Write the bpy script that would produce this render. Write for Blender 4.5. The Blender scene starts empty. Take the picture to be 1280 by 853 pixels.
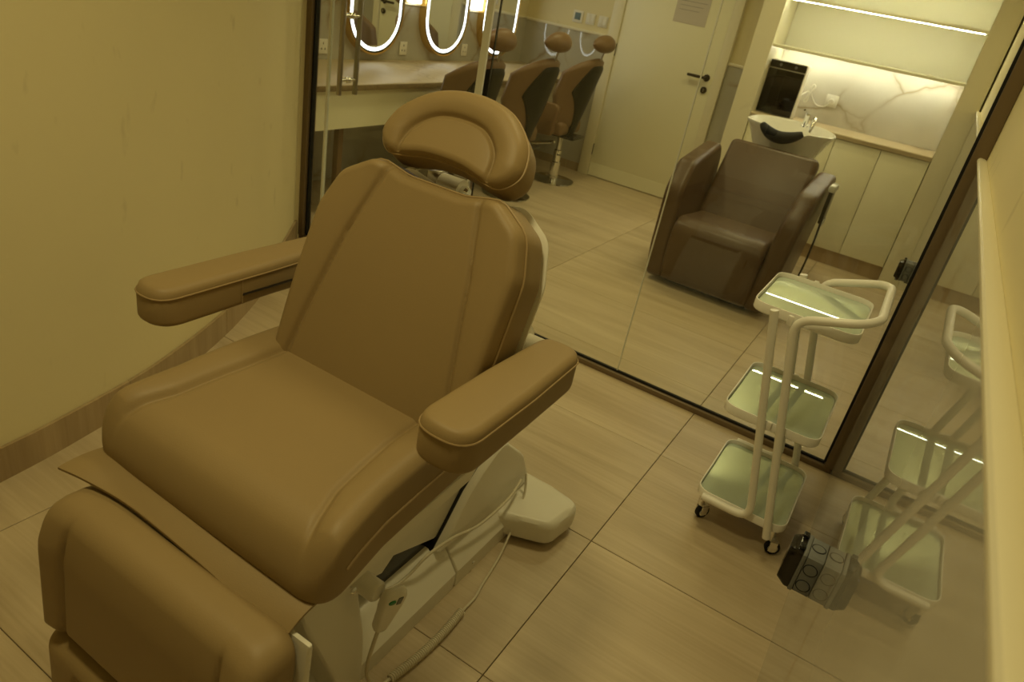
import bpy, bmesh, math, random
import numpy as np
from mathutils import Vector, Matrix

random.seed(7)
S = bpy.context.scene
COL = S.collection

# ------------------------------------------------------------------ camera
PITCH, ROLL, YAW, FPX = 0.47263, 0.19855, 0.46750, 881.107
def cam_matrix():
    cp, sp = math.cos(PITCH), math.sin(PITCH)
    fw = Vector((0, cp, -sp)); up = Vector((0, sp, cp)); rt = Vector((1, 0, 0))
    cr, sr = math.cos(ROLL), math.sin(ROLL)
    r2 = rt * cr + up * sr; u2 = up * cr - rt * sr
    Z = Matrix.Rotation(YAW, 3, 'Z')
    r2, u2, fw = Z @ r2, Z @ u2, Z @ fw
    m = Matrix((( r2.x, u2.x, -fw.x, 0), (r2.y, u2.y, -fw.y, 0), (r2.z, u2.z, -fw.z, 1.5), (0, 0, 0, 1)))
    return m
cd = bpy.data.cameras.new('camera'); cam = bpy.data.objects.new('camera', cd); COL.objects.link(cam)
cam.matrix_world = cam_matrix()
cd.sensor_width = 36; cd.lens = FPX / 1280 * 36; cd.clip_start = 0.02
cd.dof.use_dof = True; cd.dof.focus_distance = 1.65; cd.dof.aperture_fstop = 6.3
S.camera = cam

# ------------------------------------------------------------------ world, lights, exposure
w = bpy.data.worlds.new('world'); S.world = w; w.use_nodes = True
w.node_tree.nodes['Background'].inputs[0].default_value = (1.0, 0.80, 0.42, 1)
w.node_tree.nodes['Background'].inputs[1].default_value = 0.02
S.view_settings.view_transform = 'Standard'; S.view_settings.look = 'None'
S.view_settings.gamma = 1; S.view_settings.use_curve_mapping = False
S.view_settings.exposure = 0.0
WARM = (1.0, 0.85, 0.405)
def downlight(x, y, power, size=0.16, z=2.58, col=WARM, spread=170):
    l = bpy.data.lights.new('downlight', 'AREA'); l.shape = 'DISK'; l.size = size; l.energy = power; l.color = col
    l.spread = math.radians(spread)
    o = bpy.data.objects.new('downlight', l); o.location = (x, y, z); COL.objects.link(o)
P_IN, P_OUT = 6.4, 4.6
for x, y, k in ((-0.80, 0.48, 1.36), (-0.60, 1.95, 0.90)):
    downlight(x, y, P_IN * k, size=0.3, spread=140)
for x, y in ((-1.0, 3.6), (-2.3, 3.6), (-1.0, 4.9), (-2.3, 4.9)):
    downlight(x, y, P_OUT, size=0.3, spread=140)
downlight(-0.62, 5.30, 2.5, size=0.07, spread=120)

# ------------------------------------------------------------------ materials
def new_mat(name):
    m = bpy.data.materials.new(name); m.use_nodes = True
    return m, m.node_tree.nodes, m.node_tree.links, m.node_tree.nodes['Principled BSDF']
def plain(name, col, rough=0.5, metal=0.0, ior=1.45, spec=0.5, bump=0.0, bscale=200, var=0.0, vscale=6):
    m, N, L, B = new_mat(name)
    B.inputs['Base Color'].default_value = (*col, 1); B.inputs['Roughness'].default_value = rough
    B.inputs['Metallic'].default_value = metal; B.inputs['IOR'].default_value = ior
    B.inputs['Specular IOR Level'].default_value = spec
    tc = N.new('ShaderNodeTexCoord')
    if var:
        n = N.new('ShaderNodeTexNoise'); n.inputs['Scale'].default_value = vscale; n.inputs['Detail'].default_value = 5
        L.new(tc.outputs['Object'], n.inputs['Vector'])
        mx = N.new('ShaderNodeMix'); mx.data_type = 'RGBA'
        mx.inputs[6].default_value = (*[c * (1 - var) for c in col], 1); mx.inputs[7].default_value = (*[min(1, c * (1 + var)) for c in col], 1)
        L.new(n.outputs['Fac'], mx.inputs[0]); L.new(mx.outputs[2], B.inputs['Base Color'])
    if bump:
        n = N.new('ShaderNodeTexNoise'); n.inputs['Scale'].default_value = bscale; n.inputs['Detail'].default_value = 3
        L.new(tc.outputs['Object'], n.inputs['Vector'])
        b = N.new('ShaderNodeBump'); b.inputs['Strength'].default_value = bump; b.inputs['Distance'].default_value = 0.002
        L.new(n.outputs['Fac'], b.inputs['Height']); L.new(b.outputs[0], B.inputs['Normal'])
    return m
def emit(name, col, s):
    m, N, L, B = new_mat(name)
    B.inputs['Base Color'].default_value = (0.8, 0.8, 0.8, 1)
    B.inputs['Emission Color'].default_value = (*col, 1); B.inputs['Emission Strength'].default_value = s
    return m
def ramp(N, stops):
    r = N.new('ShaderNodeValToRGB'); e = r.color_ramp.elements
    e[0].position, e[0].color = stops[0][0], (*stops[0][1], 1)
    e[1].position, e[1].color = stops[-1][0], (*stops[-1][1], 1)
    for p, c in stops[1:-1]:
        k = e.new(p); k.color = (*c, 1)
    return r
def wood_tile(name, c0, c1, c2, axis=0, rough=0.38, spec=0.45):
    """porcelain tile printed with long wood grain; every tile gets its own offset"""
    m, N, L, B = new_mat(name)
    tc = N.new('ShaderNodeTexCoord'); oi = N.new('ShaderNodeObjectInfo')
    mul = N.new('ShaderNodeVectorMath'); mul.operation = 'MULTIPLY'
    mul.inputs[1].default_value = (0.7, 6.5, 6.5) if axis == 0 else ((6.5, 6.5, 0.7) if axis == 2 else (6.5, 0.7, 6.5))
    off = N.new('ShaderNodeVectorMath'); off.operation = 'SCALE'; off.inputs[0].default_value = (37, 91, 53)
    L.new(oi.outputs['Random'], off.inputs['Scale'])
    add = N.new('ShaderNodeVectorMath'); L.new(tc.outputs['Object'], mul.inputs[0])
    L.new(mul.outputs[0], add.inputs[0]); L.new(off.outputs[0], add.inputs[1])
    n1 = N.new('ShaderNodeTexNoise'); n1.inputs['Scale'].default_value = 1.1; n1.inputs['Detail'].default_value = 7; n1.inputs['Roughness'].default_value = 0.62; n1.inputs['Distortion'].default_value = 0.7
    L.new(add.outputs[0], n1.inputs['Vector'])
    mul2 = N.new('ShaderNodeVectorMath'); mul2.operation = 'MULTIPLY'; mul2.inputs[1].default_value = (1, 7, 7) if axis == 0 else (7, 7, 1)
    L.new(add.outputs[0], mul2.inputs[0])
    n2 = N.new('ShaderNodeTexNoise'); n2.inputs['Scale'].default_value = 2.2; n2.inputs['Detail'].default_value = 4
    L.new(mul2.outputs[0], n2.inputs['Vector'])
    r1 = ramp(N, [(0.30, c0), (0.52, c1), (0.74, c2)]); L.new(n1.outputs['Fac'], r1.inputs[0])
    r2 = ramp(N, [(0.35, (0.93, 0.915, 0.89)), (0.65, (1, 1, 1))]); L.new(n2.outputs['Fac'], r2.inputs[0])
    mx = N.new('ShaderNodeMix'); mx.data_type = 'RGBA'; mx.blend_type = 'MULTIPLY'; mx.inputs[0].default_value = 1
    L.new(r1.outputs[0], mx.inputs[6]); L.new(r2.outputs[0], mx.inputs[7])
    hs = N.new('ShaderNodeHueSaturation'); mr = N.new('ShaderNodeMapRange'); mr.inputs[3].default_value = 0.93; mr.inputs[4].default_value = 1.06
    L.new(oi.outputs['Random'], mr.inputs[0]); L.new(mr.outputs[0], hs.inputs['Value']); L.new(mx.outputs[2], hs.inputs['Color'])
    L.new(hs.outputs[0], B.inputs['Base Color'])
    B.inputs['Roughness'].default_value = rough; B.inputs['Specular IOR Level'].default_value = spec
    bp = N.new('ShaderNodeBump'); bp.inputs['Strength'].default_value = 0.08; bp.inputs['Distance'].default_value = 0.001
    L.new(n2.outputs['Fac'], bp.inputs['Height']); L.new(bp.outputs[0], B.inputs['Normal'])
    return m
def marble(name, base, vein, rough=0.06, ior=1.5, scale=0.9, spec=0.5):
    m, N, L, B = new_mat(name)
    tc = N.new('ShaderNodeTexCoord')
    wv = N.new('ShaderNodeTexNoise'); wv.inputs['Scale'].default_value = 1.7 * scale; wv.inputs['Detail'].default_value = 4
    L.new(tc.outputs['Object'], wv.inputs['Vector'])
    sc = N.new('ShaderNodeVectorMath'); sc.operation = 'SCALE'; sc.inputs['Scale'].default_value = 0.75
    L.new(wv.outputs['Color'], sc.inputs[0])
    add = N.new('ShaderNodeVectorMath'); L.new(tc.outputs['Object'], add.inputs[0]); L.new(sc.outputs[0], add.inputs[1])
    vo = N.new('ShaderNodeTexVoronoi'); vo.feature = 'DISTANCE_TO_EDGE'; vo.inputs['Scale'].default_value = 1.8 * scale
    L.new(add.outputs[0], vo.inputs['Vector'])
    r = ramp(N, [(0.0, vein), (0.012, tuple(0.5 * (a + b) for a, b in zip(vein, base))), (0.05, base)])
    L.new(vo.outputs['Distance'], r.inputs[0])
    n2 = N.new('ShaderNodeTexNoise'); n2.inputs['Scale'].default_value = 2.4; n2.inputs['Detail'].default_value = 6
    L.new(tc.outputs['Object'], n2.inputs['Vector'])
    r2 = ramp(N, [(0.35, (0.82, 0.81, 0.78)), (0.7, (1, 1, 1))]); L.new(n2.outputs['Fac'], r2.inputs[0])
    # veins fade in and out
    n3 = N.new('ShaderNodeTexNoise'); n3.inputs['Scale'].default_value = 1.3; L.new(tc.outputs['Object'], n3.inputs['Vector'])
    r3 = ramp(N, [(0.46, (0, 0, 0)), (0.58, (1, 1, 1))]); L.new(n3.outputs['Fac'], r3.inputs[0])
    m0 = N.new('ShaderNodeMix'); m0.data_type = 'RGBA'; L.new(r3.outputs[0], m0.inputs[0]); m0.inputs[6].default_value = (*base, 1); L.new(r.outputs[0], m0.inputs[7])
    mx = N.new('ShaderNodeMix'); mx.data_type = 'RGBA'; mx.blend_type = 'MULTIPLY'; mx.inputs[0].default_value = 1
    L.new(m0.outputs[2], mx.inputs[6]); L.new(r2.outputs[0], mx.inputs[7]); L.new(mx.outputs[2], B.inputs['Base Color'])
    B.inputs['Roughness'].default_value = rough; B.inputs['IOR'].default_value = ior; B.inputs['Specular IOR Level'].default_value = spec
    return m
def glass_mat(name, tint=(0.97, 0.985, 0.96), ior=1.5):
    m = bpy.data.materials.new(name); m.use_nodes = True; N = m.node_tree.nodes; L = m.node_tree.links
    N.remove(N['Principled BSDF'])
    t = N.new('ShaderNodeBsdfTransparent'); t.inputs[0].default_value = (*tint, 1)
    g = N.new('ShaderNodeBsdfGlossy'); g.inputs['Roughness'].default_value = 0.0
    f = N.new('ShaderNodeFresnel'); f.inputs['IOR'].default_value = ior
    x = N.new('ShaderNodeMixShader'); ge = N.new('ShaderNodeNewGeometry'); mr = N.new('ShaderNodeMapRange'); mr.inputs[3].default_value = ior; mr.inputs[4].default_value = 1 / ior
    L.new(ge.outputs['Backfacing'], mr.inputs[0]); L.new(mr.outputs[0], f.inputs['IOR'])      # same reflectance on both faces of the thin sheet
    L.new(f.outputs[0], x.inputs[0]); L.new(t.outputs[0], x.inputs[1]); L.new(g.outputs[0], x.inputs[2])
    L.new(x.outputs[0], N['Material Output'].inputs[0])
    return m
def painted_wall(name, col):
    """emulsion with faint rub marks and small dents"""
    m, N, L, B = new_mat(name)
    tc = N.new('ShaderNodeTexCoord')
    n = N.new('ShaderNodeTexNoise'); n.inputs['Scale'].default_value = 1.2; n.inputs['Detail'].default_value = 4; L.new(tc.outputs['Object'], n.inputs['Vector'])
    mp = N.new('ShaderNodeMapping'); mp.inputs['Scale'].default_value = (5, 5, 2.2); mp.inputs['Rotation'].default_value = (0.5, 0.3, 0); L.new(tc.outputs['Object'], mp.inputs[0])
    k = N.new('ShaderNodeTexNoise'); k.inputs['Scale'].default_value = 2.6; k.inputs['Detail'].default_value = 3; L.new(mp.outputs[0], k.inputs['Vector'])
    r = ramp(N, [(0.66, (1, 1, 1)), (0.74, (0.80, 0.78, 0.74))]); L.new(k.outputs['Fac'], r.inputs[0])
    r2 = ramp(N, [(0.3, tuple(c * 0.95 for c in col)), (0.7, col)]); L.new(n.outputs['Fac'], r2.inputs[0])
    mx = N.new('ShaderNodeMix'); mx.data_type = 'RGBA'; mx.blend_type = 'MULTIPLY'; mx.inputs[0].default_value = 0.55
    L.new(r2.outputs[0], mx.inputs[6]); L.new(r.outputs[0], mx.inputs[7]); L.new(mx.outputs[2], B.inputs['Base Color'])
    B.inputs['Roughness'].default_value = 0.75
    return m

M = dict(
    wall=painted_wall('cream_paint', (0.80, 0.71, 0.43)),
    ceiling=plain('ceiling_paint', (0.80, 0.76, 0.62), 0.8),
    trim=plain('cream_trim', (0.82, 0.76, 0.56), 0.4),
    tile=wood_tile('wood_grain_porcelain', (0.46, 0.36, 0.225), (0.575, 0.465, 0.31), (0.66, 0.55, 0.385)),
    skirting=wood_tile('wood_grain_skirting', (0.34, 0.245, 0.135), (0.43, 0.32, 0.185), (0.50, 0.385, 0.23), axis=2),
    grout=plain('dark_grout', (0.10, 0.075, 0.045), 0.9),
    marble=marble('polished_grey_marble', (0.50, 0.475, 0.40), (0.33, 0.245, 0.14), rough=0.012, ior=1.6),
    marble_light=marble('polished_white_marble', (0.74, 0.70, 0.60), (0.42, 0.33, 0.20), rough=0.12),
    countertop=marble('beige_marble_worktop', (0.58, 0.47, 0.29), (0.30, 0.20, 0.09), rough=0.42, scale=2.2),
    granite=plain('brown_rough_stone', (0.24, 0.17, 0.085), 0.6, bump=0.5, bscale=60, var=0.5, vscale=40),
    frame=plain('bronze_metal', (0.20, 0.145, 0.085), 0.35, metal=0.25),
    gasket=plain('black_gasket', (0.006, 0.006, 0.006), 0.6),
    glass=glass_mat('clear_glass'),
    seal=plain('frosted_seal', (0.75, 0.75, 0.68), 0.25),
    chrome=plain('chrome', (0.80, 0.80, 0.78), 0.08, metal=1.0),
    steel=plain('brushed_steel', (0.42, 0.38, 0.31), 0.28, metal=1.0),
    leather=plain('tan_leather', (0.305, 0.216, 0.101), 0.5, spec=0.38, bump=0.12, bscale=420, var=0.04, vscale=4),
    stitch=plain('tan_stitching', (0.35, 0.245, 0.118), 0.5),
    leather_dark=plain('brown_leather', (0.105, 0.064, 0.034), 0.38, spec=0.45, bump=0.15, bscale=300, var=0.06, vscale=5),
    leather_mid=plain('caramel_leather', (0.19, 0.112, 0.052), 0.45, spec=0.4, bump=0.1, bscale=300),
    white=plain('white_plastic', (0.80, 0.765, 0.66), 0.35),
    cable=plain('beige_cable', (0.66, 0.60, 0.46), 0.45),
    white_metal=plain('white_powder_coat', (0.86, 0.83, 0.76), 0.35),
    tray_glass=plain('pale_green_glass', (0.68, 0.80, 0.72), 0.008, metal=0.5),
    black=plain('black_plastic', (0.012, 0.012, 0.012), 0.25),
    black_gloss=plain('black_glass', (0.006, 0.006, 0.006), 0.05),
    black_panel=plain('black_quilted_plastic', (0.008, 0.008, 0.007), 0.4, spec=0.12, bump=0.08, bscale=25),
    rubber=plain('black_rubber', (0.009, 0.009, 0.009), 0.6, spec=0.25),
    grey=plain('grey_plastic', (0.175, 0.18, 0.175), 0.45),
    smoke=plain('smoked_lid', (0.012, 0.009, 0.006), 0.12),
    ceramic=plain('white_ceramic', (0.82, 0.80, 0.74), 0.08),
    cabinet=plain('cream_laminate', (0.88, 0.84, 0.62), 0.45),
    cabinet_in=plain('cream_back_panel', (0.88, 0.85, 0.68), 0.5),
    dark_metal=plain('dark_bronze_hardware', (0.035, 0.026, 0.018), 0.4, metal=0.6),
    paper=plain('paper', (0.60, 0.54, 0.46), 0.8),
    ink=plain('grey_ink', (0.32, 0.29, 0.25), 0.8),
    mirror=plain('mirror_silver', (0.86, 0.88, 0.84), 0.0, metal=1.0),
    gold=plain('gold_rim', (0.75, 0.50, 0.16), 0.2, metal=1.0),
    wood=plain('brown_wood', (0.20, 0.115, 0.045), 0.5, var=0.2, vscale=10),
    led_cool=emit('cool_led', (0.95, 1.0, 1.0), 4.0),
    led_warm=emit('warm_led', (1.0, 0.97, 0.76), 36.0),
    led_sconce=emit('sconce_glow', (1.0, 0.98, 0.85), 3.0),
    green=plain('green_button', (0.02, 0.22, 0.08), 0.4),
    screen=plain('grey_display', (0.10, 0.105, 0.09), 0.3),
    blue=plain('blue_grey_screen', (0.10, 0.17, 0.20), 0.3),
    film=plain('clear_film', (0.65, 0.65, 0.6), 0.12),
)

# ------------------------------------------------------------------ builders
def link(name, me, mat, parent=None, smooth=False):
    o = bpy.data.objects.new(name, me); COL.objects.link(o)
    if mat: me.materials.append(M[mat] if isinstance(mat, str) else mat)
    if parent: o.parent = parent
    if smooth:
        me.polygons.foreach_set('use_smooth', [True] * len(me.polygons))
        try: me.set_sharp_from_angle(angle=math.radians(smooth if smooth > 1 else 40))
        except Exception: pass
    return o
def obj(name, bm, mat, parent=None, smooth=False):
    me = bpy.data.meshes.new(name); bmesh.ops.recalc_face_normals(bm, faces=bm.faces); bm.to_mesh(me); bm.free()
    return link(name, me, mat, parent, smooth)
def thing(name, label, cat, group=None, loc=(0, 0, 0), rz=0):
    o = bpy.data.objects.new(name, None); COL.objects.link(o); o.empty_display_size = 0.05
    o.location = loc; o.rotation_euler = (0, 0, rz)
    o['label'] = label; o['category'] = cat
    if group: o['group'] = group
    return o
def tag(o, label, cat, group=None):
    o['label'] = label; o['category'] = cat
    if group: o['group'] = group
    return o
def struct(o, label=None, cat='structure'):
    o['kind'] = 'structure'
    if label: o['label'] = label; o['category'] = cat
    return o
def add_box(bm, x0, x1, y0, y1, z0, z1, bev=0.0, seg=2):
    r = bmesh.ops.create_cube(bm, size=1)
    for v in r['verts']:
        v.co = Vector((x0 + (v.co.x + .5) * (x1 - x0), y0 + (v.co.y + .5) * (y1 - y0), z0 + (v.co.z + .5) * (z1 - z0)))
    if bev:
        es = list({e for v in r['verts'] for e in v.link_edges})
        bmesh.ops.bevel(bm, geom=es, offset=bev, segments=seg, affect='EDGES', profile=0.5)
def box(name, b, mat, parent=None, bev=0.0, seg=2, smooth=None):
    bm = bmesh.new(); add_box(bm, *b, bev=bev, seg=seg)
    return obj(name, bm, mat, parent, smooth=(bev > 0) if smooth is None else smooth)
def add_prism(bm, pts, axis, a, b, bev=0.0, seg=3):
    """closed 2D outline extruded along an axis: axis x -> pts (y,z), y -> (x,z), z -> (x,y)"""
    def P(p, t):
        return (t, p[0], p[1]) if axis == 'x' else ((p[0], t, p[1]) if axis == 'y' else (p[0], p[1], t))
    va = [bm.verts.new(P(p, a)) for p in pts]; vb = [bm.verts.new(P(p, b)) for p in pts]
    fa = bm.faces.new(va); fb = bm.faces.new(vb[::-1]); n = len(pts)
    for i in range(n): bm.faces.new((va[i], vb[i], vb[(i + 1) % n], va[(i + 1) % n]))
    bmesh.ops.recalc_face_normals(bm, faces=bm.faces)
    if bev:
        es = list(set(fa.edges) | set(fb.edges))
        bmesh.ops.bevel(bm, geom=es, offset=bev, segments=seg, affect='EDGES', profile=0.5)
def prism(name, pts, axis, a, b, mat, parent=None, bev=0.0, smooth=True):
    bm = bmesh.new(); add_prism(bm, pts, axis, a, b, bev)
    return obj(name, bm, mat, parent, smooth=30 if smooth else False)
def spline(pts, n=8, closed=False):
    P = [Vector(p) for p in pts]; out = []; m = len(P)
    for i in range(m if closed else m - 1):
        p0 = P[(i - 1) % m] if closed or i > 0 else P[0]; p1 = P[i]; p2 = P[(i + 1) % m]
        p3 = P[(i + 2) % m] if closed or i + 2 < m else P[-1]
        for k in range(n):
            t = k / n
            out.append(0.5 * ((2 * p1) + (p2 - p0) * t + (2 * p0 - 5 * p1 + 4 * p2 - p3) * t * t + (3 * p1 - p0 - 3 * p2 + p3) * t ** 3))
    if not closed: out.append(P[-1])
    return out
def add_tube(bm, pts, r, res=8, closed=False, caps=True, ry=None):
    P = [Vector(p) for p in pts]; n = len(P); rings = []; nrm = None
    for i in range(n):
        a = P[(i - 1) % n] if closed or i > 0 else P[i]; b = P[(i + 1) % n] if closed or i < n - 1 else P[i]
        t = (b - a).normalized()
        if nrm is None:
            nrm = t.orthogonal().normalized() if abs(t.z) > 0.95 else Vector((0, 0, 1)).cross(t).normalized()
        else:
            nrm = (nrm - t * nrm.dot(t)).normalized()
        bn = t.cross(nrm); rr = r[i] if hasattr(r, '__len__') else r; r2 = rr if ry is None else ry
        rings.append([bm.verts.new(P[i] + nrm * (math.cos(2 * math.pi * k / res) * rr) + bn * (math.sin(2 * math.pi * k / res) * r2)) for k in range(res)])
    for i in range(n if closed else n - 1):
        A, B = rings[i], rings[(i + 1) % n]
        for k in range(res): bm.faces.new((A[k], A[(k + 1) % res], B[(k + 1) % res], B[k]))
    if caps and not closed: bm.faces.new(rings[0][::-1]); bm.faces.new(rings[-1])
def tube(name, pts, r, mat, parent=None, res=8, closed=False, ry=None):
    bm = bmesh.new(); add_tube(bm, pts, r, res, closed, ry=ry); return obj(name, bm, mat, parent, smooth=50)
def fillet(pts, r, n=6):
    """polyline with rounded corners"""
    P = [Vector(p) for p in pts]; out = [P[0]]
    for i in range(1, len(P) - 1):
        a = (P[i - 1] - P[i]); b = (P[i + 1] - P[i]); rr = min(r, a.length * .49, b.length * .49)
        A = P[i] + a.normalized() * rr; B = P[i] + b.normalized() * rr
        for k in range(n + 1):
            t = k / n; out.append(A * (1 - t) ** 2 + P[i] * 2 * t * (1 - t) + B * t * t)
    out.append(P[-1]); return out
def add_lathe(bm, prof, center, res=32, axis='z', sx=1, sy=1):
    rings = []
    for r, h in prof:
        ring = []
        for k in range(res):
            a = 2 * math.pi * k / res; c, s = math.cos(a) * r * sx, math.sin(a) * r * sy
            p = (c, s, h) if axis == 'z' else ((h, c, s) if axis == 'x' else (c, h, s))
            ring.append(bm.verts.new(Vector(center) + Vector(p)))
        rings.append(ring)
    for A, B in zip(rings, rings[1:]):
        for k in range(res): bm.faces.new((A[k], A[(k + 1) % res], B[(k + 1) % res], B[k]))
    bm.faces.new(rings[0][::-1]); bm.faces.new(rings[-1])
def lathe(name, prof, center, mat, parent=None, res=32, axis='z', sx=1, sy=1):
    bm = bmesh.new(); add_lathe(bm, prof, center, res, axis, sx, sy); return obj(name, bm, mat, parent, smooth=35)
def copy_tree(o, parent=None):
    c = o.copy(); COL.objects.link(c)
    if parent: c.parent = parent
    for ch in [k for k in bpy.data.objects if k.parent == o]: copy_tree(ch, c)
    return c

def rounded(corners, n=320):
    """corners: (x, y, radius) -> evenly resampled outline, counter-clockwise as given"""
    pts = []; m = len(corners)
    for i in range(m):
        p = np.array(corners[i][:2], float); a = np.array(corners[i - 1][:2], float) - p; b = np.array(corners[(i + 1) % m][:2], float) - p
        la, lb = np.linalg.norm(a), np.linalg.norm(b); a /= la; b /= lb; r = corners[i][2]
        ang = math.acos(max(-1, min(1, float(a @ b)))); d = min(r / max(math.tan(ang / 2), 1e-4), la * .49, lb * .49)
        A, B = p + a * d, p + b * d
        for t in np.linspace(0, 1, 12): pts.append(A * (1 - t) ** 2 + p * 2 * t * (1 - t) + B * t * t)
    return resample(np.array(pts), n)
def resample(P, n, closed=True):
    Q = np.vstack([P, P[:1]]) if closed else P
    L = np.concatenate([[0], np.cumsum(np.linalg.norm(np.diff(Q, axis=0), axis=1))])
    s = np.linspace(0, L[-1], n, endpoint=not closed)
    return np.stack([np.interp(s, L, Q[:, k]) for k in range(Q.shape[1])], 1)
def dist_poly(P, poly, closed=True):
    A = np.asarray(poly, float); B = np.roll(A, -1, 0) if closed else A[1:]
    if not closed: A = A[:-1]
    out = np.full(len(P), 1e9)
    for i in range(0, len(P), 4000):
        p = P[i:i + 4000, None, :]; ab = (B - A)[None]; t = np.clip(((p - A[None]) * ab).sum(2) / np.maximum((ab ** 2).sum(2), 1e-12), 0, 1)
        out[i:i + 4000] = np.sqrt((((A[None] + t[..., None] * ab) - p) ** 2).sum(2)).min(1)
    return out
def pad(name, out, T, r, mat, parent, M3, hfun=None, centre=None, rings=60, rb=0.02, crown=0.0, cr=0.15, efun=None):
    """upholstered pad: outline in its own plane, true rounded edges, crown, and sewn relief from hfun(xy, d)"""
    out = np.asarray(out, float); n = len(out); c = np.array(centre if centre is not None else out.mean(0))
    m = 1 - (1 - np.cos(np.linspace(0, np.pi / 2, rings))) ** 1.0
    m = np.linspace(1, 0, rings) ** 0.85; m[-1] = 0.0
    XY = (c[None, None] + m[:-1, None, None] * (out - c)[None]).reshape(-1, 2)
    XY = np.vstack([XY, c[None]])
    d = dist_poly(XY, out[::2]); d[:n] = 0
    e = np.clip(d / r, 0, 1)
    H = T - r + r * np.sqrt(np.clip(1 - (1 - e) ** 2, 0, 1)) + crown * (1 - (1 - np.clip(d / cr, 0, 1)) ** 2)
    if hfun is not None: H = H + hfun(XY, d) * np.clip(d / 0.004, 0, 1)
    if efun is not None: H = H + efun(XY)
    top = np.column_stack([XY, H])
    low = np.column_stack([out, np.full(n, rb)])
    q = 5; lows = []
    for k in range(1, q + 1):
        a = k / q * math.pi / 2; lows.append(np.column_stack([out + (c - out) / np.linalg.norm(c - out, axis=1)[:, None] * rb * (1 - math.cos(a)), np.full(n, rb - rb * math.sin(a))]))
    V = np.vstack([top, low] + lows); nt = len(top); F = []
    R = rings - 1; idx = np.arange(n); nx = (idx + 1) % n
    for k in range(R - 1):
        F.append(np.stack([k * n + idx, k * n + nx, (k + 1) * n + nx, (k + 1) * n + idx], 1))
    F.append(np.stack([nt + idx, nt + nx, nx, idx], 1))
    for k in range(q):
        F.append(np.stack([nt + (k + 1) * n + idx, nt + (k + 1) * n + nx, nt + k * n + nx, nt + k * n + idx], 1))
    F = np.vstack(F).tolist()
    F += [[(R - 1) * n + i, (R - 1) * n + (i + 1) % n, nt - 1] for i in range(n)]
    F.append([nt + q * n + i for i in range(n)][::-1])
    W = V @ np.array(M3.to_3x3()).T + np.array(M3.translation)
    me = bpy.data.meshes.new(name); me.from_pydata(W.tolist(), [], F); me.update()
    bm = bmesh.new(); bm.from_mesh(me); bmesh.ops.recalc_face_normals(bm, faces=bm.faces); bm.to_mesh(me); bm.free()
    return link(name, me, mat, parent, smooth=60)
def groove(paths, width, depth):
    def f(XY, d):
        h = np.zeros(len(XY))
        for p in paths: h = np.minimum(h, -depth * np.exp(-(dist_poly(XY, p, False) / width) ** 2))
        return h
    return f
def side_of(XY, path):
    """signed horizontal offset from a mostly-vertical polyline x(y)"""
    p = np.asarray(path, float); o = np.argsort(p[:, 1]); return XY[:, 0] - np.interp(XY[:, 1], p[o, 1], p[o, 0])
def plane(origin, ux, uy):
    ux = Vector(ux).normalized(); uy = Vector(uy); uy = (uy - ux * uy.dot(ux)).normalized(); uz = ux.cross(uy)
    m = Matrix.Identity(4)
    for i, v in enumerate((ux, uy, uz)):
        for k in range(3): m[k][i] = v[k]
    m.translation = Vector(origin); return m
def on_plane(m, pts, h): return [m @ Vector((p[0], p[1], h)) for p in pts]

# ================================================================== SETTING
WX, GY, BY, MX, CEIL, BACK = 0.13, 2.715, 6.04, -3.55, 2.62, -1.3
fl = struct(box('floor', (-4.3, 0.3, -1.5, 6.1, -0.06, -0.006), 'grout'))
TX, TY = 1.22, 0.6095
tile_meshes = {}
for i in range(-3, 1):
    for j in range(-4, 9):
        x0, y0 = -0.44 + i * TX, 1.0725 + j * TY; x1, y1 = min(x0 + TX, 0.16), min(y0 + TY, BY)
        if y1 - y0 < 0.02: continue
        key = (round(x1 - x0, 3), round(y1 - y0, 3)); g = 0.0011
        if key not in tile_meshes:
            bm = bmesh.new(); add_box(bm, g, key[0] - g, g, key[1] - g, -0.006, 0, 0)
            es = [e for e in bm.edges if all(v.co.z > -0.001 for v in e.verts)]
            bmesh.ops.bevel(bm, geom=es, offset=0.0012, segments=1, affect='EDGES')
            o = obj('floor_tile', bm, 'tile', fl); tile_meshes[key] = o.data
        else:
            o = bpy.data.objects.new('floor_tile', tile_meshes[key]); COL.objects.link(o); o.parent = fl
        o.location = (x0, y0, 0)
struct(box('ceiling', (-4.3, 0.4, -1.5, 6.3, CEIL, CEIL + 0.08), 'ceiling'))

# curved left wall of the treatment room
curve = spline([(-1.72, -1.4, 0), (-1.77, -0.3, 0), (-1.81, 0.35, 0), (-1.842, 0.699, 0), (-1.885, 0.95, 0), (-1.975, 1.29, 0), (-2.175, 1.745, 0), (-2.45, 2.20, 0), (-2.80, GY - 0.035, 0)], 10)
def curve_wall(name, pts, off0, off1, z0, z1, mat, parent=None):
    bm = bmesh.new(); vs = []
    for i, p in enumerate(pts):
        t = (pts[min(i + 1, len(pts) - 1)] - pts[max(i - 1, 0)]).normalized(); nl = Vector((-t.y, t.x, 0))   # points away from the room
        vs.append([bm.verts.new(p + nl * o + Vector((0, 0, z))) for o, z in ((off0, z0), (off1, z0), (off1, z1), (off0, z1))])
    for a, b in zip(vs, vs[1:]):
        for k in range(4): bm.faces.new((a[k], a[(k + 1) % 4], b[(k + 1) % 4], b[k]))
    bm.faces.new(vs[0][::-1]); bm.faces.new(vs[-1])
    return obj(name, bm, mat, parent, smooth=30)
struct(curve_wall('wall_left', curve, 0.012, 0.13, 0, CEIL, 'wall'))
bl = struct(curve_wall('baseboard_left', curve, 0.0105, 0.012, 0.0, 0.100, 'grout'))
L = np.concatenate([[0], np.cumsum([(b - a).length for a, b in zip(curve, curve[1:])])])
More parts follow.
